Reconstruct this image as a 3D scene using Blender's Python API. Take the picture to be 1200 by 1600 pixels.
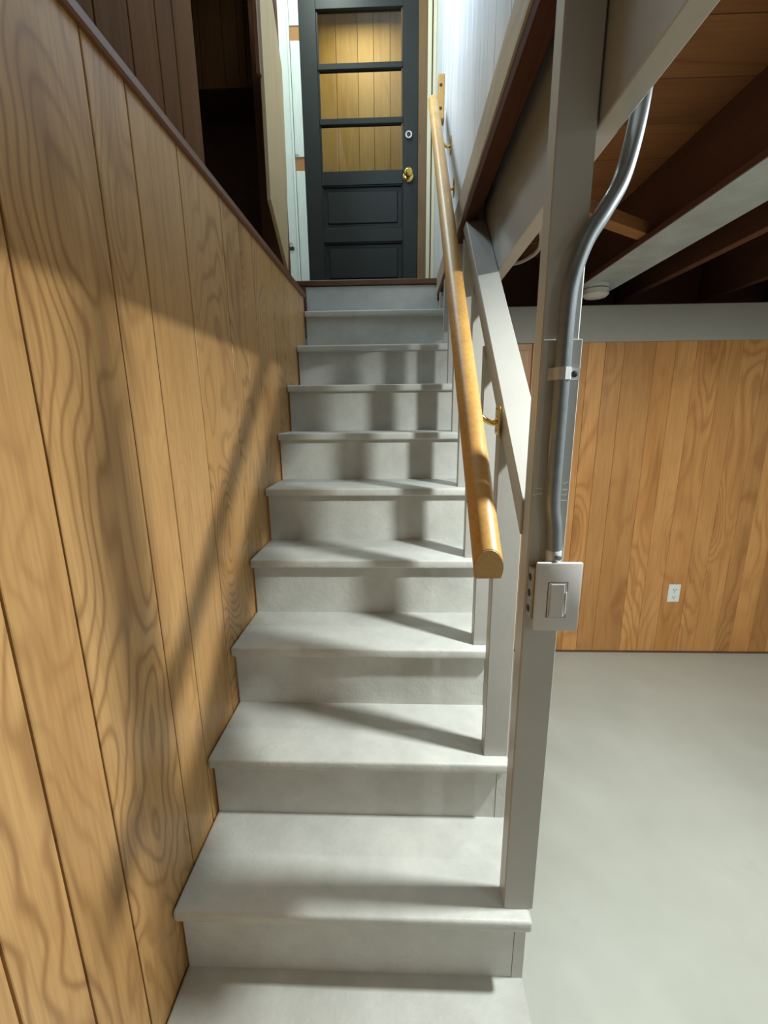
import bpy, bmesh, math, random
from mathutils import Vector, Matrix
random.seed(7)
S = bpy.context.scene
for o in list(bpy.data.objects): bpy.data.objects.remove(o)
COL = S.collection

# ------------------------------------------------------------------ camera
FPX, CX, CY, CZ, PITCH, YAW, ROLL = 674.2774, .5092, -.5063, 1.4835, .2270, -.0351, -.0100
Fv = Vector((math.sin(YAW)*math.cos(PITCH), math.cos(YAW)*math.cos(PITCH), -math.sin(PITCH)))
Rv = Vector((math.cos(YAW), -math.sin(YAW), 0)); Uv = Rv.cross(Fv)
R2 = Rv*math.cos(ROLL)+Uv*math.sin(ROLL); U2 = Uv*math.cos(ROLL)-Rv*math.sin(ROLL)
cam = bpy.data.cameras.new('camera'); cam.sensor_fit = 'VERTICAL'; cam.sensor_height = 24
cam.lens = FPX*24/1600; cam.clip_start = .02
co = bpy.data.objects.new('camera', cam); COL.objects.link(co); S.camera = co
co.matrix_world = Matrix(((R2.x, U2.x, -Fv.x, CX), (R2.y, U2.y, -Fv.y, CY), (R2.z, U2.z, -Fv.z, CZ), (0, 0, 0, 1)))

# ------------------------------------------------------------------ world, exposure, large lights
W = bpy.data.worlds.new('world'); S.world = W; W.use_nodes = True
W.node_tree.nodes['Background'].inputs[0].default_value = (.8, .9, 1, 1)
W.node_tree.nodes['Background'].inputs[1].default_value = .02
vs = S.view_settings
S.display_settings.display_device = 'sRGB'
vs.view_transform = 'Standard'; vs.look = 'None'; vs.gamma = 1; vs.exposure = 1.7; vs.use_curve_mapping = False
BULB_MAIN, BULB_SIDE, ADDED_DAY_W, PORCH_W, ADDED_HEAD_W = 14.4, 5.6, 11.5, 1.7, 4.1  # the day and head powers feed lights added upstairs
def area(name, loc, rot, sx, sy, w, col):
    l = bpy.data.lights.new(name, 'AREA'); l.shape = 'RECTANGLE'; l.size = sx; l.size_y = sy; l.energy = w; l.color = col
    o = bpy.data.objects.new(name, l); o.location = loc; o.rotation_euler = rot; COL.objects.link(o); return o
# daylight-coloured light from an added, unseen window high above the nook
area('added_window_light', (-.128, 1.27, 3.60), (0, -math.pi/2, 0), .60, .78, ADDED_DAY_W, (.70, .87, 1.0))
# lamp light in the porch behind the glazed door
area('porch_light', (.25, 3.0, 4.25), (0, 0, 0), .4, .3, PORCH_W, (1, .85, .55))

# ------------------------------------------------------------------ materials
def newmat(name):
    m = bpy.data.materials.new(name); m.use_nodes = True
    nt = m.node_tree; nt.nodes.clear()
    out = nt.nodes.new('ShaderNodeOutputMaterial'); b = nt.nodes.new('ShaderNodeBsdfPrincipled')
    nt.links.new(b.outputs[0], out.inputs[0]); return m, nt, b
def nd(nt, t, **kw):
    n = nt.nodes.new(t)
    for k, v in kw.items():
        if k in n.inputs.keys() if isinstance(k, str) else False: n.inputs[k].default_value = v
        else: setattr(n, k, v)
    return n
def math_(nt, op, a, b=None):
    n = nt.nodes.new('ShaderNodeMath'); n.operation = op
    for i, x in enumerate((a, b)):
        if x is None: continue
        if isinstance(x, (int, float)): n.inputs[i].default_value = x
        else: nt.links.new(x, n.inputs[i])
    return n.outputs[0]
def ramp(nt, fac, stops):
    r = nt.nodes.new('ShaderNodeValToRGB'); e = r.color_ramp.elements
    while len(e) < len(stops): e.new(.5)
    for el, (p, c) in zip(e, stops): el.position = p; el.color = (*c, 1) if len(c) == 3 else c
    nt.links.new(fac, r.inputs[0]); return r.outputs[0]
def mixc(nt, fac, a, b, mode='MIX'):
    n = nt.nodes.new('ShaderNodeMix'); n.data_type = 'RGBA'; n.blend_type = mode
    for sock, x in ((n.inputs[0], fac), (n.inputs[6], a), (n.inputs[7], b)):
        if isinstance(x, (int, float)): sock.default_value = x
        elif isinstance(x, tuple): sock.default_value = (*x, 1)
        else: nt.links.new(x, sock)
    return n.outputs[2]
def coords(nt, scale, rnd=True):
    tc = nt.nodes.new('ShaderNodeTexCoord'); mp = nt.nodes.new('ShaderNodeVectorMath'); mp.operation = 'MULTIPLY'
    mp.inputs[1].default_value = scale; src = tc.outputs['Object']
    if rnd:
        oi = nt.nodes.new('ShaderNodeObjectInfo'); k = math_(nt, 'MULTIPLY', oi.outputs['Random'], 37.0)
        ad = nt.nodes.new('ShaderNodeVectorMath'); ad.operation = 'ADD'
        nt.links.new(src, ad.inputs[0]); nt.links.new(k, ad.inputs[1]); src = ad.outputs[0]
        nt.links.new(src, mp.inputs[0]); return mp.outputs[0], oi.outputs['Random']
    nt.links.new(src, mp.inputs[0]); return mp.outputs[0], None
def noise(nt, vec, scale, detail=2, rough=.5, dist=0.):
    n = nt.nodes.new('ShaderNodeTexNoise'); n.inputs['Scale'].default_value = scale; n.inputs['Detail'].default_value = detail
    n.inputs['Roughness'].default_value = rough; n.inputs['Distortion'].default_value = dist
    nt.links.new(vec, n.inputs['Vector']); return n.outputs['Fac']
def bump(nt, b, h, strength, dist=.002):
    n = nt.nodes.new('ShaderNodeBump'); n.inputs['Strength'].default_value = strength; n.inputs['Distance'].default_value = dist
    nt.links.new(h, n.inputs['Height']); nt.links.new(n.outputs[0], b.inputs['Normal'])

def wood(name, light, mid, dark, axis='z', rings=13., ringamt=.55, rough=.35, tone=.16, across=1., spec=.5, along=.16, blot=.5, knots=0., base=5.0, sharp=2.2):
    m, nt, b = newmat(name)
    sc = [1*across]*3; sc['xyz'.index(axis)] = along*across
    v, rnd = coords(nt, tuple(sc))
    n1 = noise(nt, v, base, 2.6, .45, .35)
    c_kn = None
    if knots:
        vo = nt.nodes.new('ShaderNodeTexVoronoi'); vo.inputs['Scale'].default_value = 3.1; nt.links.new(v, vo.inputs['Vector'])
        kn = nt.nodes.new('ShaderNodeMapRange'); kn.interpolation_type = 'SMOOTHSTEP'
        kn.inputs[1].default_value = .34; kn.inputs[2].default_value = .02; nt.links.new(vo.outputs['Distance'], kn.inputs[0])
        n1 = math_(nt, 'ADD', n1, math_(nt, 'MULTIPLY', kn.outputs[0], .30*knots)); c_kn = kn.outputs[0]
    s = math_(nt, 'SINE', math_(nt, 'MULTIPLY', n1, rings*6.283))
    s = math_(nt, 'POWER', math_(nt, 'ADD', math_(nt, 'MULTIPLY', s, .5), .5), sharp)
    mask = ramp(nt, noise(nt, v, 3.3, 1, .5), [(.40, (0, 0, 0)), (.60, (1, 1, 1))])
    if c_kn is not None: mask = math_(nt, 'MINIMUM', math_(nt, 'ADD', mask, c_kn), 1.)
    ring = math_(nt, 'MULTIPLY', s, math_(nt, 'ADD', math_(nt, 'MULTIPLY', mask, ringamt*.85), ringamt*.15))
    fs = [140*across]*3; fs['xyz'.index(axis)] = 5*across
    v2, _ = coords(nt, tuple(fs)); fine = noise(nt, v2, 1.0, 3, .6)
    bl = noise(nt, v, 2.2, 3, .6, .6)
    c = ramp(nt, bl, [(.30, mid), (.62, light)])
    c = mixc(nt, math_(nt, 'MULTIPLY', ramp(nt, noise(nt, v, 7.0, 2, .55, .8), [(.60, (0, 0, 0)), (.76, (1, 1, 1))]), blot), c, dark)
    c = mixc(nt, ring, c, dark)
    if c_kn is not None:
        c = mixc(nt, math_(nt, 'MULTIPLY', math_(nt, 'POWER', c_kn, 3.), .75*knots), c, dark)
    c = mixc(nt, math_(nt, 'MULTIPLY', ramp(nt, fine, [(.42, (0, 0, 0)), (.72, (1, 1, 1))]), .35), c, dark)
    tn = math_(nt, 'ADD', math_(nt, 'MULTIPLY', rnd, tone*2), 1-tone)
    hsv = nt.nodes.new('ShaderNodeHueSaturation'); nt.links.new(tn, hsv.inputs['Value']); nt.links.new(c, hsv.inputs['Color'])
    nt.links.new(hsv.outputs[0], b.inputs['Base Color'])
    b.inputs['Roughness'].default_value = rough; b.inputs['Specular IOR Level'].default_value = spec
    bump(nt, b, math_(nt, 'ADD', math_(nt, 'MULTIPLY', fine, .5), ring), .12, .0015)
    return m
def paint(name, col, var=.06, rough=.45, bumpy=.15, sc=6., dirt=None, spec=.4, grain=None):
    m, nt, b = newmat(name); v, rnd = coords(nt, grain or (1, 1, 1))
    n = noise(nt, v, sc, 4, .6)
    lo = tuple(c*(1-var*1.5) for c in col); hi = tuple(min(1, c*(1+var)) for c in col)
    c = ramp(nt, n, [(.3, lo), (.7, hi)])
    if dirt:
        d = ramp(nt, noise(nt, v, sc*3.1, 5, .7, .5), [(.60, (0, 0, 0)), (.75, (1, 1, 1))])
        c = mixc(nt, math_(nt, 'MULTIPLY', d, .35), c, dirt)
    nt.links.new(c, b.inputs['Base Color'])
    b.inputs['Roughness'].default_value = rough; b.inputs['Specular IOR Level'].default_value = spec
    if bumpy: bump(nt, b, noise(nt, v, 55., 4, .65), bumpy, .003)
    return m
def metal(name, col, rough):
    m, nt, b = newmat(name); v, _ = coords(nt, (1, 1, 1)); n = noise(nt, v, 60, 3, .6)
    nt.links.new(ramp(nt, n, [(.3, tuple(c*.85 for c in col)), (.7, col)]), b.inputs['Base Color'])
    b.inputs['Metallic'].default_value = 1; b.inputs['Roughness'].default_value = rough; return m
M = {}
M['panel'] = wood('honey_panelling', (.66, .385, .155), (.56, .30, .105), (.27, .118, .033), rings=27, ringamt=.62, rough=.34, tone=.08, along=.34, knots=.8, base=3.4, sharp=3.6)
M['panel_far'] = wood('far_panelling', (.66, .335, .115), (.52, .24, .072), (.30, .115, .028), rings=12, ringamt=.45, rough=.4, tone=.13, along=.30, knots=1., base=3.6, sharp=2.5)
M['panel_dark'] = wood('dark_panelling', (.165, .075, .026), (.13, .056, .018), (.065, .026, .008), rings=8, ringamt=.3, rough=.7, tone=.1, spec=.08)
M['trim_brown'] = wood('brown_trim', (.17, .072, .034), (.13, .052, .024), (.07, .028, .013), axis='y', rings=5, ringamt=.2, rough=.35)
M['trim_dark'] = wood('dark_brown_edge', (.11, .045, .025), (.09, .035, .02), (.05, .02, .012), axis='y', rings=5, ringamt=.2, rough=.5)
M['plate'] = wood('shadow_gap_brown', (.10, .04, .022), (.08, .03, .016), (.05, .02, .012), axis='y', rings=5, ringamt=.2, rough=.85, spec=.1)  # dull dark brown in place of the shadow gap under the trim
M['trim_pale'] = wood('pale_trim', (.62, .52, .40), (.52, .42, .31), (.36, .27, .18), axis='y', rings=14, ringamt=.5, rough=.35, blot=.2)
M['plank_white'] = wood('whitewashed_planks', (.84, .86, .90), (.75, .77, .80), (.45, .46, .48), rings=6, ringamt=.22, rough=.35, tone=.05, blot=.15)
M['ply'] = wood('tan_plywood', (.62, .47, .27), (.50, .36, .18), (.36, .23, .10), rings=8, ringamt=.3, rough=.4, blot=.2)
M['joist'] = wood('dark_joist', (.13, .052, .026), (.10, .038, .018), (.05, .018, .010), axis='y', rings=6, ringamt=.3, rough=.6, blot=.2)
M['subfloor'] = wood('subfloor_boards', (.40, .18, .065), (.31, .125, .04), (.17, .06, .02), axis='x', rings=7, ringamt=.35, rough=.6, blot=.3)
M['block'] = wood('orange_lumber', (.42, .19, .07), (.33, .14, .05), (.2, .075, .025), axis='x', rings=6, ringamt=.3, rough=.6)
M['rail'] = wood('golden_rail', (.58, .33, .095), (.48, .25, .06), (.27, .12, .025), axis='y', rings=4, ringamt=.2, rough=.42, along=.08)
M['rail_end'] = wood('rail_end_grain', (.62, .40, .16), (.55, .33, .12), (.4, .22, .07), axis='y', rings=6, ringamt=.3, rough=.5)
M['jamb'] = wood('brown_jamb', (.17, .095, .034), (.135, .07, .022), (.07, .035, .012), rings=4, ringamt=.2, rough=.4)
M['mortise'] = wood('bare_mortise', (.50, .24, .08), (.42, .19, .06), (.25, .1, .03), rings=5, ringamt=.3, rough=.7)
M['porch'] = wood('porch_planks', (.62, .44, .16), (.52, .35, .115), (.34, .20, .05), rings=8, ringamt=.3, rough=.5, tone=.12)
M['stair'] = paint('grey_stair_paint', (.56, .575, .545), .09, .45, .45, 7., (.36, .36, .33))
M['rpaint'] = paint('grey_rail_paint', (.455, .455, .43), .04, .38, .12, 5.)
M['beam'] = paint('grey_beam_paint', (.42, .42, .40), .05, .30, .12, 4.)
M['board'] = paint('blue_grey_board', (.46, .54, .57), .12, .5, .2, 9., (.24, .27, .28))
M['wallgrey'] = paint('grey_wall_paint', (.40, .395, .36), .03, .55, .05, 3.)
M['floor'] = paint('grey_floor_paint', (.455, .475, .43), .06, .38, .08, 2.2, (.40, .41, .37))
M['white'] = paint('white_paint', (.74, .79, .72), .03, .4, .05, 6.)
M['plain'] = paint('plain_wall', (.55, .56, .52), .04, .7, 0, 3.)
M['cream'] = paint('cream_paint', (.72, .66, .48), .03, .4, .05, 6.)
M['door'] = paint('charcoal_green_paint', (.0165, .0195, .0175), .08, .5, .06, 6., spec=.3)
M['plastic'] = paint('white_plastic', (.60, .60, .60), .01, .6, 0, 4., spec=.25)
M['plastic2'] = paint('bright_plastic', (.80, .82, .80), .01, .35, 0, 4.)
M['slot'] = paint('dark_slot', (.03, .03, .03), .02, .7, 0, 4.)
M['steel'] = metal('galvanised_steel', (.27, .305, .335), .30); M['steel'].node_tree.nodes['Principled BSDF'].inputs['Metallic'].default_value = .5
M['strap'] = metal('bright_strap', (.62, .64, .66), .4); M['strap'].node_tree.nodes['Principled BSDF'].inputs['Metallic'].default_value = .35
M['boxsteel'] = metal('box_steel', (.42, .40, .37), .5)
M['brass'] = metal('brass', (.85, .60, .16), .18)
M['nickel'] = metal('nickel', (.6, .58, .52), .3)
M['cable'] = paint('pale_cable', (.55, .5, .45), .03, .5, 0)
M['porcelain'] = paint('porcelain', (.75, .73, .70), .01, .3, 0)
m = bpy.data.materials.new('window_glass'); m.use_nodes = True; nt = m.node_tree; nt.nodes.clear()
out = nt.nodes.new('ShaderNodeOutputMaterial'); mx = nt.nodes.new('ShaderNodeMixShader'); tr = nt.nodes.new('ShaderNodeBsdfTransparent'); gl = nt.nodes.new('ShaderNodeBsdfGlossy')
gl.inputs['Roughness'].default_value = .03; fr = nt.nodes.new('ShaderNodeFresnel'); fr.inputs[0].default_value = 1.45
tr.inputs[0].default_value = (.93, .95, .92, 1)
nt.links.new(fr.outputs[0], mx.inputs[0]); nt.links.new(tr.outputs[0], mx.inputs[1]); nt.links.new(gl.outputs[0], mx.inputs[2]); nt.links.new(mx.outputs[0], out.inputs[0]); M['glass'] = m

# ------------------------------------------------------------------ helpers
def wloc(o):
    v = Vector(o.location)
    while o.parent: o = o.parent; v += o.location
    return v
def link(name, me, mat, parent, loc):
    o = bpy.data.objects.new(name, me); COL.objects.link(o)
    if mat is not None and not me.materials: me.materials.append(M[mat])
    loc = Vector(loc)
    if parent is not None: o.parent = parent; loc = loc-wloc(parent)
    o.location = loc; return o
def fin(bm, name, smooth=False):
    bmesh.ops.recalc_face_normals(bm, faces=bm.faces)
    me = bpy.data.meshes.new(name); bm.to_mesh(me); bm.free()
    if smooth:
        for f in me.polygons: f.use_smooth = True
        me.set_sharp_from_angle(angle=math.radians(40))
    return me
def box(name, mat, parent, a, b, bev=.0, seg=1):
    a, b = Vector(a), Vector(b); c = (a+b)/2; d = b-a
    bm = bmesh.new(); bmesh.ops.create_cube(bm, size=1)
    for v in bm.verts: v.co = Vector((v.co.x*d.x, v.co.y*d.y, v.co.z*d.z))
    if bev: bmesh.ops.bevel(bm, geom=bm.edges[:], offset=bev, segments=seg, profile=.5, affect='EDGES')
    return link(name, fin(bm, name, seg > 1), mat, parent, c)
def prism(name, mat, parent, poly, x0, x1, axis='x', bev=0):
    """polygon in the two other axes, extruded along axis"""
    bm = bmesh.new(); n = len(poly)
    cu = sum(p[0] for p in poly)/n; cv = sum(p[1] for p in poly)/n; cw = (x0+x1)/2
    def P(u, v, w):
        u -= cu; v -= cv; w -= cw
        return {'x': (w, u, v), 'y': (u, w, v), 'z': (u, v, w)}[axis]
    A = [bm.verts.new(P(u, v, x0)) for u, v in poly]; B = [bm.verts.new(P(u, v, x1)) for u, v in poly]
    bm.faces.new(A); bm.faces.new(B[::-1])
    for i in range(n): bm.faces.new((A[i], B[i], B[(i+1) % n], A[(i+1) % n]))
    if bev:
        bmesh.ops.recalc_face_normals(bm, faces=bm.faces)
        bmesh.ops.bevel(bm, geom=bm.edges[:], offset=bev, segments=1, affect='EDGES')
    c = {'x': (cw, cu, cv), 'y': (cu, cw, cv), 'z': (cu, cv, cw)}[axis]
    return link(name, fin(bm, name), mat, parent, c)
def spline(pts, n=10):
    P = [Vector(p) for p in pts]; P = [2*P[0]-P[1]]+P+[2*P[-1]-P[-2]]; out = []
    for i in range(1, len(P)-2):
        a, b_, c, d = P[i-1:i+3]
        for k in range(n):
            t = k/n; out.append(.5*((2*b_)+(c-a)*t+(2*a-5*b_+4*c-d)*t*t+(3*b_-a-3*c+d)*t**3))
    return out+[P[-2]]
def sweep(name, mat, parent, pts, prof, up=(0, 0, 1), smooth=True, origin=None):
    """sweep a closed profile [(u,v)] along pts; u = sideways, v = up"""
    pts = [Vector(p) for p in pts]; o = Vector(origin or pts[0]); bm = bmesh.new(); rows = []; upv = Vector(up)
    for i, p in enumerate(pts):
        t = (pts[min(i+1, len(pts)-1)]-pts[max(i-1, 0)]).normalized(); s = t.cross(upv).normalized(); u = s.cross(t)
        rows.append([bm.verts.new(p-o+s*a+u*b_) for a, b_ in prof])
    n = len(prof)
    for r, q in zip(rows, rows[1:]):
        for i in range(n): bm.faces.new((r[i], r[(i+1) % n], q[(i+1) % n], q[i]))
    bm.faces.new(rows[0]); bm.faces.new(rows[-1][::-1])
    return link(name, fin(bm, name, smooth), mat, parent, o)
def circ(r, n=14, sq=1.): return [(r*math.cos(2*math.pi*i/n), sq*r*math.sin(2*math.pi*i/n)) for i in range(n)]
def lathe(name, mat, parent, loc, prof, direction, n=20):
    """prof [(r, h)] turned about direction"""
    d = Vector(direction).normalized(); q = Vector((0, 0, 1)).rotation_difference(d).to_matrix(); bm = bmesh.new(); rows = []
    for r, hh in prof: rows.append([bm.verts.new(q @ Vector((r*math.cos(2*math.pi*i/n), r*math.sin(2*math.pi*i/n), hh))) for i in range(n)])
    for a, b_ in zip(rows, rows[1:]):
        for i in range(n): bm.faces.new((a[i], a[(i+1) % n], b_[(i+1) % n], b_[i]))
    bm.faces.new(rows[0]); bm.faces.new(rows[-1])
    return link(name, fin(bm, name, True), mat, parent, loc)
def empty(name, loc):
    o = bpy.data.objects.new(name, None); o.empty_display_size = .05; o.location = loc; COL.objects.link(o); return o
def tag(o, label, cat=None, group=None, kind=None):
    o['label'] = label
    if cat: o['category'] = cat
    if group: o['group'] = group
    if kind: o['kind'] = kind
    return o
def struct(o, label): o['kind'] = 'structure'; o['label'] = label; return o
def planks_y(parent, mat, ys, x0, x1, z0, z1, gap=.0022, bev=.0012):
    for a, b_ in zip(ys, ys[1:]): box('plank', mat, parent, (x0, a+gap, z0), (x1, b_-gap, z1), bev)
def planks_x(parent, mat, xs, y0, y1, z0, z1, gap=.0015, bev=.001):
    for a, b_ in zip(xs, xs[1:]): box('plank', mat, parent, (a+gap, y0, z0), (b_-gap, y1, z1), bev)

# ------------------------------------------------------------------ dimensions
NY = {1: -.01, 2: .212, 3: .437, 4: .645, 5: .865, 6: 1.084, 7: 1.303, 8: 1.512, 9: 1.745, 10: 1.98, 11: 2.2}
NZ = {1: .2, 2: .404, 3: .597, 4: .799, 5: 1.0, 6: 1.206, 7: 1.402, 8: 1.607, 9: 1.81, 10: 2.018, 11: 2.222}
XR = .795          # outer edge of the stair
YF = 1.987         # far basement wall
ZC = 2.38          # underside of the boards over the basement
ZS = 2.20          # underside of the boards overhead

# ------------------------------------------------------------------ room shell
struct(box('floor', 'floor', None, (-.6, -4.2, -.1), (4.3, 2.0, 0)), 'grey painted concrete basement floor')
struct(box('wall_back', 'plain', None, (-.6, -4.3, 0), (4.3, -4.2, 2.43)), 'plain basement wall behind the viewer')
struct(box('wall_right', 'plain', None, (4.2, -4.2, 0), (4.3, 2.4, 2.43)), 'plain basement wall at the right end of the room')
wl = struct(box('wall_left', 'trim_dark', None, (-.12, -4.2, 0), (-.014, 2.02, 2.105)), 'glossy honey-brown vertical plank panelling along the left of the stairs')
planks_y(wl, 'panel', [-1.2, -1.0, -.85, -.72, -.6, -.43, -.30, -.21, -.111, -.008, .105, .323, .441, .632, .878, 1.022, 1.145, 1.274, 1.38, 1.52, 1.64, 1.76, 1.88, 2.0], -.014, 0, 0, 2.09)
struct(box('trim_1', 'trim_brown', None, (-.03, -1.2, 2.088), (.012, 2.0, 2.112), .004), 'narrow brown trim capping the left panelling')
# far basement wall
wf = struct(box('wall_far', 'panel_far', None, (.7985, YF+.012, 0), (4.3, YF+.1, 2.02)), 'honey-brown plank panelled wall at the far end of the basement')
planks_x(wf, 'panel_far', [.84, .98, 1.12, 1.215], YF, YF+.012, 0, 1.80, .0006, .0012)
planks_x(wf, 'panel_far', [1.235, 1.36, 1.45, 1.531, 1.623, 1.723, 1.888, 1.994, 2.104, 2.241, 2.343, 2.469, 2.56, 2.68, 2.78, 2.94, 3.05, 3.2, 3.35, 3.5, 3.62, 3.8, 3.95, 4.1, 4.2], YF, YF+.012, 0, 1.838, .0006, .0012)
box('understair_panel', 'panel_far', wf, (-.10, YF+.012, 0), (.764, YF+.1, 1.76))
box('top_board', 'wallgrey', wf, (.80, YF-.012, 1.838), (4.2, YF+.03, 2.02), .003)
struct(box('trim_2', 'trim_brown', None, (1.215, YF-.004, 0.0), (4.2, YF, .012)), 'thin dark line of trim at the foot of the far panelling')

# ceiling over the basement
ce = struct(box('ceiling', 'trim_dark', None, (.80, -4.2, ZC+.02), (4.3, 2.4, ZC+.05)), 'open underside of the floor above with boards and joists')
for i in range(-24, 10):
    y0 = .762+.200*(i-1)
    box('subfloor_board', 'subfloor', ce, (.80, y0+.002, ZC), (4.25, y0+.198, ZC+.02), .002)
box('end_wall', 'trim_dark', ce, (.8, 2.4, 1.9), (4.3, 2.45, 2.43))
for x in (1.50, 1.83, 2.33, 2.72, 3.10, 3.5, 3.9): box('joist', 'joist', ce, (x, -4.15, 2.117), (x+.04, 2.39, ZC), .002)
bd = box('joist_board', 'joist', ce, (1.430, -4.15, 2.097), (1.625, 2.05, 2.117))
box('painted_face', 'board', ce, (1.433, -4.15, 2.0945), (1.624, 2.05, 2.0972), .0008)
bd['label'] = 'brown-edged board under a joist'
# bridging block between joists
sweep('bridging_block', 'block', ce, [(.838, .957, 2.140), (1.50, 1.395, 2.140)], [(-.026, -.02), (.026, -.02), (.026, .02), (-.026, .02)], smooth=False)
# painted header alongside the stair opening
hd = struct(box('trim_3', 'beam', None, (.803, -4.15, 1.888), (.838, 1.97, ZC), .002), 'grey painted header beam along the stair opening')
# soffit boards between header and the upper wall
so = struct(empty('trim_4', (.78, .9, ZS)), 'dark brown soffit boards above the balusters'); so['kind'] = 'structure'
box('soffit_board', 'trim_dark', so, (.742, -.25, ZS), (.784, 2.2, ZS+.02), .001)
box('soffit_board', 'trim_dark', so, (.787, -.25, ZS), (.8025, 2.2, ZS+.02), .001)

# upper storey: right wall of whitewashed planks
wr = struct(box('wall_upper_right', 'plain', None, (.759, -.3, 2.222), (.80, 2.72, 4.4)), 'whitewashed vertical plank wall above the stair railing')
planks_y(wr, 'plank_white', [-.3, -.1, .1, .28, .45, .62, .79, .897, 1.014, 1.10, 1.197, 1.32, 1.46, 1.6, 1.72, 1.86, 2.0, 2.14, 2.28, 2.42, 2.56, 2.69], .747, .759, 2.16, 4.4, .0018)
tb = struct(box('trim_5', 'trim_pale', None, (.728, -.3, 2.142), (.747, 2.2, 2.235), .003), 'pale wood trim board at the foot of the whitewashed wall')
struct(box('shadow_gap_strip', 'plate', None, (.732, -.3, 2.108), (.775, 2.2, 2.140), .002), 'dark brown strip standing for the shadow gap under the pale trim board')  # dark strip put where the trim underside is in shadow
struct(box('wall_upper_back', 'plain', None, (-.8, -.35, 2.115), (.83, -.3, 4.4)), 'plain wall over the stair foot')
struct(box('ceiling_upper', 'plain', None, (-.85, -.35, 4.4), (.9, 3.5, 4.45)), 'ceiling over the stairwell')
struct(box('ceiling_foot', 'joist', None, (-.6, -4.2, 2.115), (.802, -.35, 2.2)), 'dark ceiling over the foot of the stairs')
# upper left wall
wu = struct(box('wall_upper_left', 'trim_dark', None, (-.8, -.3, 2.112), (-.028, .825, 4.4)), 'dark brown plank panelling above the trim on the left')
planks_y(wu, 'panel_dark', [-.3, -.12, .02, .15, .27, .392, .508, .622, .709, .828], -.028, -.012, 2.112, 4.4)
# nook beyond it
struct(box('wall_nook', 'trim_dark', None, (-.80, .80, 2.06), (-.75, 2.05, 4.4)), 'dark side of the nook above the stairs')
struct(box('ceiling_nook', 'trim_dark', None, (-.75, .825, 3.22), (-.03, 1.75, 3.26)), 'dark ceiling added over the nook to block the window light')  # added so the high window does not light the nook directly
struct(box('wall_nook_head', 'trim_dark', None, (-.18, .825, 3.93), (-.012, 1.75, 4.4)), 'wall over the added high window')
wn1 = struct(empty('added_window_1', (-.15, 1.27, 3.26)), 'white framed window added out of view above the nook to light the right wall')  # added window, unseen, brightens the whitewashed wall opposite
for a, b_ in (((-.165, .83, 3.26), (-.130, .86, 3.93)), ((-.165, 1.68, 3.26), (-.130, 1.71, 3.93)), ((-.165, .86, 3.26), (-.130, 1.68, 3.28)), ((-.165, .86, 3.91), (-.130, 1.68, 3.93))):
    box('added_window_frame', 'white', wn1, a, b_, .002)
box('pane', 'glass', wn1, (-.150, .86, 3.28), (-.147, 1.68, 3.91))
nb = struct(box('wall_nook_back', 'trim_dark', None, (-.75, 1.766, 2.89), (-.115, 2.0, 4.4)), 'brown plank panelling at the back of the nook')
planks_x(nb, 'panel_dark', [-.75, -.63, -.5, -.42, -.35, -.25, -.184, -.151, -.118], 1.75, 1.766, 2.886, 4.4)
struct(box('wall_nook_end', 'trim_dark', None, (-.8, 2.0, 2.06), (-.115, 2.04, 4.4)), 'dark end wall added to keep light out of the low opening in the nook')  # added divider, shuts landing light out of the low opening
struct(box('wall_nook_side', 'trim_brown', None, (-.118, 1.71, 2.1), (-.004, 1.75, 4.4)), 'brown edge behind the tan plywood panel, added to stop light leaking into the nook')  # added to fill the gap behind the panel against light leaks
struct(box('wall_nook_inner', 'trim_dark', None, (-.118, 1.75, 2.1), (-.10, 2.04, 4.4)), 'dark inner wall added to keep landing light out of the nook opening')  # added divider between the dark opening and the lit landing
struct(box('floor_nook', 'trim_dark', None, (-.75, .825, 2.06), (-.03, 2.0, 2.10)), 'dark ledge inside the nook')
pp = [(1.40, 2.30), (1.633, 2.112), (1.66, 2.25), (1.70, 2.55), (1.715, 2.92), (1.60, 3.09), (1.58, 3.2), (1.425, 3.2), (1.415, 2.9)]
tag(prism('plywood_panel', 'ply', None, pp, -.004, .012, bev=.0015), 'tan plywood panel with clipped corners standing at the left of the stair head', 'panel')
tag(box('corner_batten', 'trim_brown', None, (-.012, 1.385, 2.70), (.006, 1.405, 3.2), .002), 'narrow dark brown batten along the near edge of the plywood panel', 'batten')

# stair-head landing
struct(box('floor_landing', 'trim_brown', None, (-.5, 2.245, 2.12), (.83, 3.5, 2.205)), 'landing floor at the stair head')
struct(box('trim_7', 'trim_brown', None, (-.5, 2.186, 2.196), (.755, 2.7, 2.224), .003), 'worn brown wooden nosing of the landing')
struct(box('trim_8', 'trim_brown', None, (-.13, 2.186, 2.0), (-.024, 2.2, 2.192), .001), 'brown wooden end beside the top riser')
struct(box('wall_landing_left', 'white', None, (-.5, 2.04, 2.2), (-.46, 2.73, 4.4)), 'white wall at the left of the landing')

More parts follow.
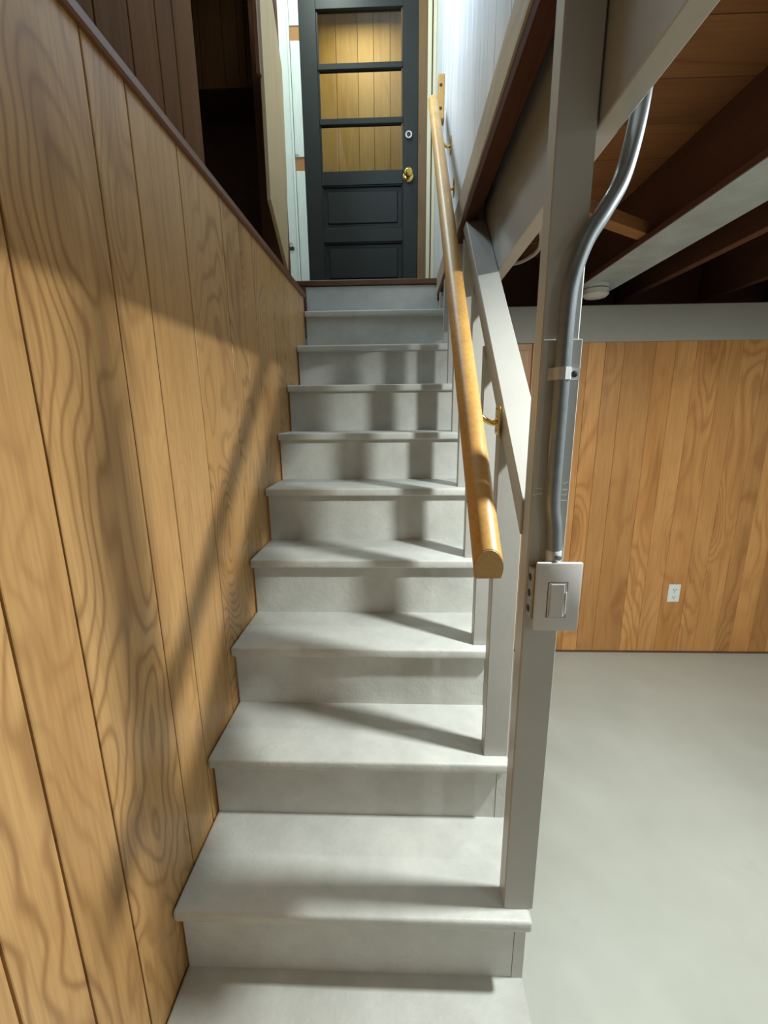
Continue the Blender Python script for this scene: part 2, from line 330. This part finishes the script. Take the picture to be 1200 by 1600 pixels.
# far wall of the landing with the door frame
YD = 2.70
struct(box('wall_landing_far', 'white', None, (-.5, YD+.03, 2.2), (-.16, YD+.12, 4.4)), 'white wall left of the charcoal door')
struct(box('wall_landing_far_right', 'jamb', None, (.69, YD+.03, 2.2), (.83, YD+.12, 4.4)), 'wall right of the charcoal door')
cs = tag(empty('door_casing', (-.2, YD, 2.224)), 'white painted door casing and jamb with bare hinge mortises left of the door', 'door frame')
box('casing_board', 'white', cs, (-.272, YD-.012, 2.224), (-.160, YD+.03, 4.4), .003)
box('casing_edge', 'white', cs, (-.168, YD-.018, 2.224), (-.154, YD+.03, 4.4), .004)
box('jamb_board', 'white', cs, (-.152, YD-.004, 2.26), (-.094, YD+.06, 3.012), .002)
box('jamb_board', 'white', cs, (-.152, YD-.004, 3.09), (-.094, YD+.06, 3.705), .002)
box('jamb_board', 'white', cs, (-.152, YD-.004, 3.78), (-.094, YD+.06, 4.4), .002)
box('jamb_stop', 'white', cs, (-.150, YD-.010, 2.26), (-.128, YD-.003, 3.005), .002)
box('jamb_stop', 'white', cs, (-.150, YD-.010, 3.10), (-.128, YD-.003, 3.70), .002)
box('hinge_mortise', 'mortise', cs, (-.152, YD+.001, 3.012), (-.094, YD+.06, 3.09))
box('hinge_mortise', 'mortise', cs, (-.152, YD+.001, 3.705), (-.094, YD+.06, 3.78))
box('jamb_foot', 'mortise', cs, (-.152, YD+.001, 2.224), (-.094, YD+.06, 2.26))
hp = tag(empty('door_catch', (-.204, YD-.012, 2.55)), 'small dark metal catch low on the white casing', 'catch')
box('catch_plate', 'slot', hp, (-.226, YD-.018, 2.548), (-.186, YD-.012, 2.568), .001)
sweep('catch_loop', 'nickel', hp, spline([(-.214, YD-.018, 2.566), (-.212, YD-.022, 2.582), (-.204, YD-.022, 2.588), (-.196, YD-.022, 2.582), (-.194, YD-.018, 2.566)], 5), circ(.0022, 6), up=(0, 1, 0))
cr = tag(empty('jamb_trim', (.68, YD, 2.224)), 'brown wooden jamb and cream trim strips right of the door', 'door frame')
box('jamb_board', 'jamb', cr, (.637, YD-.006, 2.224), (.692, YD+.06, 4.4), .002)
box('cream_strip', 'cream', cr, (.692, YD-.018, 2.224), (.716, YD+.03, 4.4), .002)
box('brown_strip', 'jamb', cr, (.7165, YD-.010, 2.224), (.7245, YD+.03, 4.4), .001)
box('cream_strip', 'cream', cr, (.725, YD-.014, 2.224), (.7465, YD+.03, 4.4), .002)
for z in (3.185, 3.170, 3.155, 2.935): lathe('screw_hole', 'slot', cr, (.645, YD-.0055, z), [(.0035, -.001), (.0035, .001)], (0, -1, 0), 8)

# door
d1 = struct(empty('door_1', (.27, YD, 2.228)), 'charcoal half-glazed panel door at the stair head')
y0, y1 = YD-.004, YD+.034
GX0, GX1 = .012, .540
box('stile', 'door', d1, (-.092, y0, 2.232), (GX0, y1, 4.25), .002); box('stile', 'door', d1, (GX1, y0, 2.232), (.635, y1, 4.25), .002)
for a, b_ in ((2.232, 2.34), (2.592, 2.672), (2.925, 3.004), (3.855, 3.95)): box('rail', 'door', d1, (GX0, y0, a), (GX1, y1, b_), .0015)
box('top_panel', 'door', d1, (GX0, y0, 3.95), (GX1, y1, 4.25), .0015)
for a, b_ in ((3.262, 3.296), (3.552, 3.585)): box('muntin', 'door', d1, (GX0, y0+.003, a), (GX1, y1, b_), .003)
for a, b_ in ((3.004, 3.262), (3.296, 3.552), (3.585, 3.855)):
    box('pane', 'glass', d1, (GX0, YD+.015, a), (GX1, YD+.018, b_))
    for x in (GX0, GX1-.010): box('glazing_bead', 'jamb' if x > .3 else 'door', d1, (x, y0+.010, a), (x+.010, YD+.014, b_), .001)
for a, b_ in ((2.34, 2.592), (2.672, 2.925)):
    pn = box('door_panel', 'door', d1, (GX0, y0+.016, a), (GX1, y1, b_))
    box('panel_field', 'door', pn, (GX0+.032, y0+.009, a+.032), (GX1-.032, y0+.02, b_-.032), .006)
    for s in (0, 1):
        x = GX0 if s == 0 else GX1-.009
        box('panel_moulding', 'door', pn, (x, y0+.004, a), (x+.009, y0+.017, b_), .003)
        z = a if s == 0 else b_-.009
        box('panel_moulding', 'door', pn, (GX0+.009, y0+.004, z), (GX1-.009, y0+.017, z+.009), .003)
kb = lathe('knob_rose', 'brass', d1, (.574, y0, 2.965), [(.033, -.002), (.033, .003), (.028, .007), (.016, .010)], (0, -1, 0))
lathe('knob', 'brass', kb, (.574, y0, 2.965), [(.013, .008), (.012, .028), (.020, .034), (.027, .044), (.028, .054), (.023, .064), (.012, .069), (.010, .066)], (0, -1, 0))
db = lathe('deadbolt', 'nickel', d1, (.577, y0, 3.19), [(.024, -.002), (.024, .004), (.021, .011), (.013, .012), (.013, .004)], (0, -1, 0))
lathe('deadbolt_core', 'slot', db, (.577, y0, 3.19), [(.0125, .0), (.0125, .009), (.010, .010)], (0, -1, 0))
# porch beyond the glass
wp = struct(box('wall_porch', 'trim_dark', None, (-.6, 3.362, 2.2), (1.2, 3.4, 4.4)), 'wall of tan planks seen through the door glass')
planks_x(wp, 'porch', [-.5, -.34, -.2, -.077, .053, .213, .33, .453, .549, .69, .82, 1.0], 3.35, 3.362, 2.2, 4.4)
struct(box('wall_porch_left', 'porch', None, (-.55, YD+.12, 2.2), (-.5, 3.4, 4.4)), 'left side of the porch')
struct(box('wall_porch_right', 'porch', None, (1.0, YD+.12, 2.2), (1.05, 3.4, 4.4)), 'right side of the porch')
struct(box('wall_over_door', 'white', None, (-.16, YD+.03, 4.25), (.69, YD+.12, 4.4)), 'wall over the charcoal door')

# ------------------------------------------------------------------ staircase
st = tag(empty('staircase', (.4, 0, 0)), 'steep grey painted wooden staircase rising to the landing', 'staircase')
TH = .030; OV = .026; XI = .768
for k in range(1, 11):
    yb = NY[k+1]+OV
    x1 = XR+(.003 if k == 2 else 0)
    box('tread', 'stair', st, (.003, NY[k], NZ[k]-TH), (x1, yb+.01, NZ[k]), .007, 3)
for k in range(1, 12):
    z0 = 0 if k == 1 else NZ[k-1]; yr = NY[k]+(OV if k < 11 else 0)
    xa = .007 if k < 11 else -.024
    box('riser', 'stair', st, (xa, yr, z0-.002), (XI if k < 11 else .756, yr+.016, NZ[k]-(TH if k < 11 else .030)+.001), .001)
poly = []
for k in range(1, 11):
    yr = NY[k]+OV-.001
    poly += [(yr, 0 if k == 1 else NZ[k-1]-TH), (yr, NZ[k]-TH)]
poly += [(NY[11]+.02, NZ[10]-TH), (NY[11]+.02, NZ[10]-.30), (.30, 0)]
prism('stringer', 'stair', st, poly, XI+.0005, XR-.002)

# ------------------------------------------------------------------ railing: newel, balusters, sloping cap
rl = tag(empty('stair_railing', (.76, .26, NZ[2])), 'grey painted stair railing with newel post, balusters and sloping cap rail', 'railing')
nw = box('newel_post', 'rpaint', rl, (.741, .243, NZ[2]), (.800, .284, ZS), .002)
nf = box('newel_facing', 'rpaint', nw, (.7420, .2395, NZ[2]), (.8045, .2435, 1.595), .001)
for x, z, w, a in ((.752, 1.352, .012, .1), (.750, 1.342, .016, -.1), (.797, 1.362, .008, -.5), (.7965, 1.350, .009, 0), (.7955, 1.341, .009, .05), (.795, 1.331, .012, 0)):
    sc_ = box('scratch', 'plastic2', nf, (x-w/2, .2391, z-.0005), (x+w/2, .2396, z+.0005)); sc_.rotation_euler = (0, a, 0)
SL = (NZ[10]-NZ[2])/(NY[10]-NY[2])
CT = 1.060          # cap top at y = 0
CV = .068
ct = lambda y: CT+.9268*y
for k in range(3, 11):
    a = NY[k]+.030; b_ = a+.038
    zt0, zt1 = ct(a)-CV, ct(b_)-CV
    zt0, zt1 = min(zt0, 2.108), min(zt1, 2.108)
    prism('baluster', 'rpaint', rl, [(a, NZ[k]), (b_, NZ[k]), (b_, zt1), (a, zt0)], .732, .793, bev=.0015)
ya, yb = .284, (2.108-CT)/.9268+.03
ye = (2.108-CT)/.9268
prism('cap_rail', 'rpaint', rl, [(ya, ct(ya)-CV), (ya, ct(ya)), (ye, 2.108), (ye+CV/.9268, 2.108)], .737, .802, bev=.002)

# ------------------------------------------------------------------ wooden handrail
hr = tag(empty('handrail', (.65, .147, 1.25)), 'golden wooden handrail with flat underside on brass brackets', 'handrail')
A, B = Vector((.650, .140, 1.243)), Vector((.680, 1.985, 2.950)); r = .0235
prof = [(r*math.cos(math.radians(t)), r*math.sin(math.radians(t))) for t in range(-30, 211, 12)]
dv = (B-A).normalized()
def plumb(o, y):                                             # cut the lower end plumb
    for v in o.data.vertices:
        w = v.co+o.location+o.parent.location
        if (w-A).dot(dv) < .03: v.co += dv*((y-w.y)/dv.y)
rail = sweep('rail', 'rail', hr, [A+(B-A)*i/12 for i in range(13)], prof); plumb(rail, A.y)
ef = sweep('rail_end_face', 'rail_end', hr, [A, A+dv*.005], [(u*.97, v*.97) for u, v in prof], smooth=False)
for k, v in enumerate(ef.data.vertices):
    w = v.co+ef.location+hr.location; v.co += dv*(((A.y-.0012 if k < len(prof) else A.y+.002)-w.y)/dv.y)
for y, plate_x, sc in ((.470, .7305, 1), (1.405, .7275, 1), (1.745, .7465, 1)):
    p = A+(B-A)*((y-.02-A.y)/(B.y-A.y)); px = plate_x
    zc = p.z-.065
    br = sweep('bracket', 'brass', hr, spline([(px, y+.008, zc), (px-.018, y+.006, zc-.006), (p.x+.022, y, zc+.020), (p.x+.004, y-.006, p.z-.014)], 8), circ(.0058, 10))
    box('bracket_plate', 'brass', br, (px-.004, y-.010, zc-.032), (px, y+.026, zc+.030), .0015)
    for dz in (-.024, .024): lathe('screw', 'brass', br, (px-.004, y+.008, zc+dz), [(.0045, -.001), (.004, .0015), (.002, .002)], (-1, 0, 0), 10)
    box('rail_saddle', 'brass', br, (p.x-.008, y-.030, p.z-.020), (p.x+.010, y+.012, p.z-.012), .001)
bk = tag(empty('rail_block', (.735, 2.17, 2.95)), 'wooden block with two screw holes on the wall by the handrail top', 'block')
box('block_board', 'rail', bk, (.716, 2.125, 2.955), (.7468, 2.185, 3.150), .003)
for z in (3.10, 3.00): lathe('screw_hole', 'slot', bk, (.728, 2.1255, z), [(.008, -.001), (.008, .001)], (0, -1, 0), 10)

# ------------------------------------------------------------------ switch, conduit, outlet, detector, cable
YN = .2395
sw = tag(empty('light_switch', (.7870, YN, 1.165)), 'white dimmer switch with wide plate on the front of the newel post', 'light switch')
bx = box('switch_box', 'boxsteel', sw, (.7435, .213, 1.118), (.8035, YN, 1.213), .002)
for z in (1.135, 1.165, 1.195): lathe('knockout', 'slot', bx, (.7434, .226, z), [(.007, -.0005), (.007, .0006)], (-1, 0, 0), 10)
box('switch_plate', 'plastic', sw, (.7475, .205, 1.100), (.8265, .213, 1.2285), .003, 2)
fr = box('paddle_frame', 'slot', sw, (.7682, .2044, 1.1268), (.8028, .2056, 1.1932), .0005)
box('paddle_surround', 'plastic', sw, (.7690, .2036, 1.1275), (.8020, .2056, 1.1925), .0015)
pd = box('paddle', 'plastic', sw, (.7722, .2012, 1.1292), (.7975, .205, 1.1908), .0015); pd.rotation_euler = (math.radians(-2), 0, 0)
box('dimmer_slide', 'plastic2', sw, (.7985, .2015, 1.135), (.8010, .204, 1.176), .0006)

cd = tag(empty('conduit', (.7770, .226, 1.213)), 'galvanised steel conduit climbing the newel post and bending behind the beam', 'conduit')
cy = YN-.0135
path = [(.7810, cy, 1.235), (.7800, cy, 1.26), (.7780, cy, 1.29), (.7720, cy, 1.33), (.7710, cy, 1.42), (.7710, cy, 1.54), (.7710, cy, 1.63), (.7750, cy, 1.68), (.7910, cy+.003, 1.730), (.8170, cy+.010, 1.772), (.8400, cy+.018, 1.812), (.8530, cy+.023, 1.856), (.8620, cy+.026, 1.91), (.8660, cy+.028, 1.97), (.8670, cy+.028, 2.10), (.8670, cy+.028, 2.378)]
pipe = sweep('pipe', 'steel', cd, spline(path, 8), circ(.0126, 18), up=(0, 1, 0))
cn = lathe('connector', 'strap', cd, (.7810, cy, 1.213), [(.0132, .0), (.0132, .006), (.0128, .007), (.0132, .009), (.0132, .032), (.0126, .033)], (0, 0, 1))
lathe('set_screw', 'steel', cn, (.7840, cy-.0145, 1.236), [(.0045, -.002), (.0045, .004), (.002, .0045)], (0.2, -1, 0), 10)
sp = sweep('strap', 'strap', cd, [(.7530, cy+.012, 1.541), (.7575, cy+.009, 1.541), (.7580, cy-.002, 1.541), (.7620, cy-.0105, 1.541), (.7710, cy-.0145, 1.541), (.7800, cy-.0105, 1.541), (.7840, cy-.002, 1.541), (.7845, cy+.009, 1.541), (.7890, cy+.012, 1.541), (.8030, cy+.012, 1.541)], [(-.0095, -.0008), (.0095, -.0008), (.0095, .0008), (-.0095, .0008)], up=(.03, -1, 0))
lathe('strap_screw', 'slot', sp, (.7950, cy+.0115, 1.541), [(.0055, -.001), (.005, .002), (.002, .003)], (0, -1, 0), 10)

ot = tag(empty('wall_outlet', (2.17, YF, .398)), 'small white double electrical outlet on the far panelling', 'outlet')
box('outlet_plate', 'plastic2', ot, (2.137, YF-.006, .343), (2.207, YF, .457), .002)
for z in (.377, .423):
    rc = box('receptacle', 'plastic2', ot, (2.155, YF-.008, z-.016), (2.189, YF-.005, z+.016), .003)
    for x in (2.164, 2.178): box('socket_slot', 'slot', rc, (x, YF-.0085, z-.003), (x+.0025, YF-.0075, z+.008))
    lathe('ground_hole', 'slot', rc, (2.1725, YF-.0078, z-.009), [(.003, -.001), (.003, .0008)], (0, -1, 0), 8)
lathe('plate_screw', 'nickel', ot, (2.172, YF-.006, .400), [(.003, -.001), (.0028, .001)], (0, -1, 0), 8)

sd = tag(empty('smoke_detector', (1.505, 1.90, 2.0945)), 'round white smoke detector under the grey board near the far wall', 'smoke detector')
lathe('detector_base', 'porcelain', sd, (1.505, 1.90, 2.0945), [(.060, 0), (.060, .014), (.052, .016)], (0, 0, -1))
lathe('detector_body', 'porcelain', sd, (1.505, 1.90, 2.0785), [(.050, 0), (.062, .004), (.062, .028), (.050, .040), (.02, .043)], (0, 0, -1))

tag(sweep('cable', 'cable', None, spline([(.90, 1.15, 2.30), (.97, 1.19, 2.18), (1.04, 1.30, 2.105), (1.055, 1.46, 2.10), (1.00, 1.62, 2.12), (.88, 1.70, 2.20)], 10), circ(.008, 8)), 'pale loose cable looping under the boards behind the newel', 'cable')

# ------------------------------------------------------------------ lamps of the basement, plus one added over the landing (disc lamps shining down)
LAMP_COL = (.955, 1.0, .955)
def lamp(loc, zt, power, rad, label, col=LAMP_COL):
    e = tag(empty('disc_lamp', (loc[0], loc[1], zt)), label, 'lamp')
    h = zt-loc[2]
    lathe('lamp_holder', 'porcelain', e, (loc[0], loc[1], zt), [(.05, 0), (.05, h*.3), (.035, h*.5), (.050, h*.7), (rad+.006, h), (rad+.003, h)], (0, 0, -1))
    lathe('lamp_lens', 'plastic2', e, (loc[0], loc[1], loc[2]), [(rad, -.003), (rad, .001)], (0, 0, -1))
    l = bpy.data.lights.new('lamp_light', 'AREA'); l.shape = 'DISK'; l.size = rad*2; l.energy = power; l.color = col
    o = bpy.data.objects.new('lamp_light', l); COL.objects.link(o); o.parent = e; o.location = (0, 0, -h-.002)
lamp((1.478, .255, 2.045), 2.0945, BULB_MAIN, .05, 'round disc lamp under the grey board, right of the newel')
lamp((2.15, -2.5, 2.06), ZC, BULB_SIDE, .05, 'round disc lamp between joists, far behind the viewer')
lamp((2.95, -1.45, 2.06), ZC, BULB_SIDE, .05, 'round disc lamp between joists at the right')
lamp((.08, 2.22, 4.35), 4.399, ADDED_HEAD_W, .07, 'round ceiling lamp added over the landing to brighten the white door casing', (.86, 1.0, .93))  # added lamp, out of view, lights the casing by the door
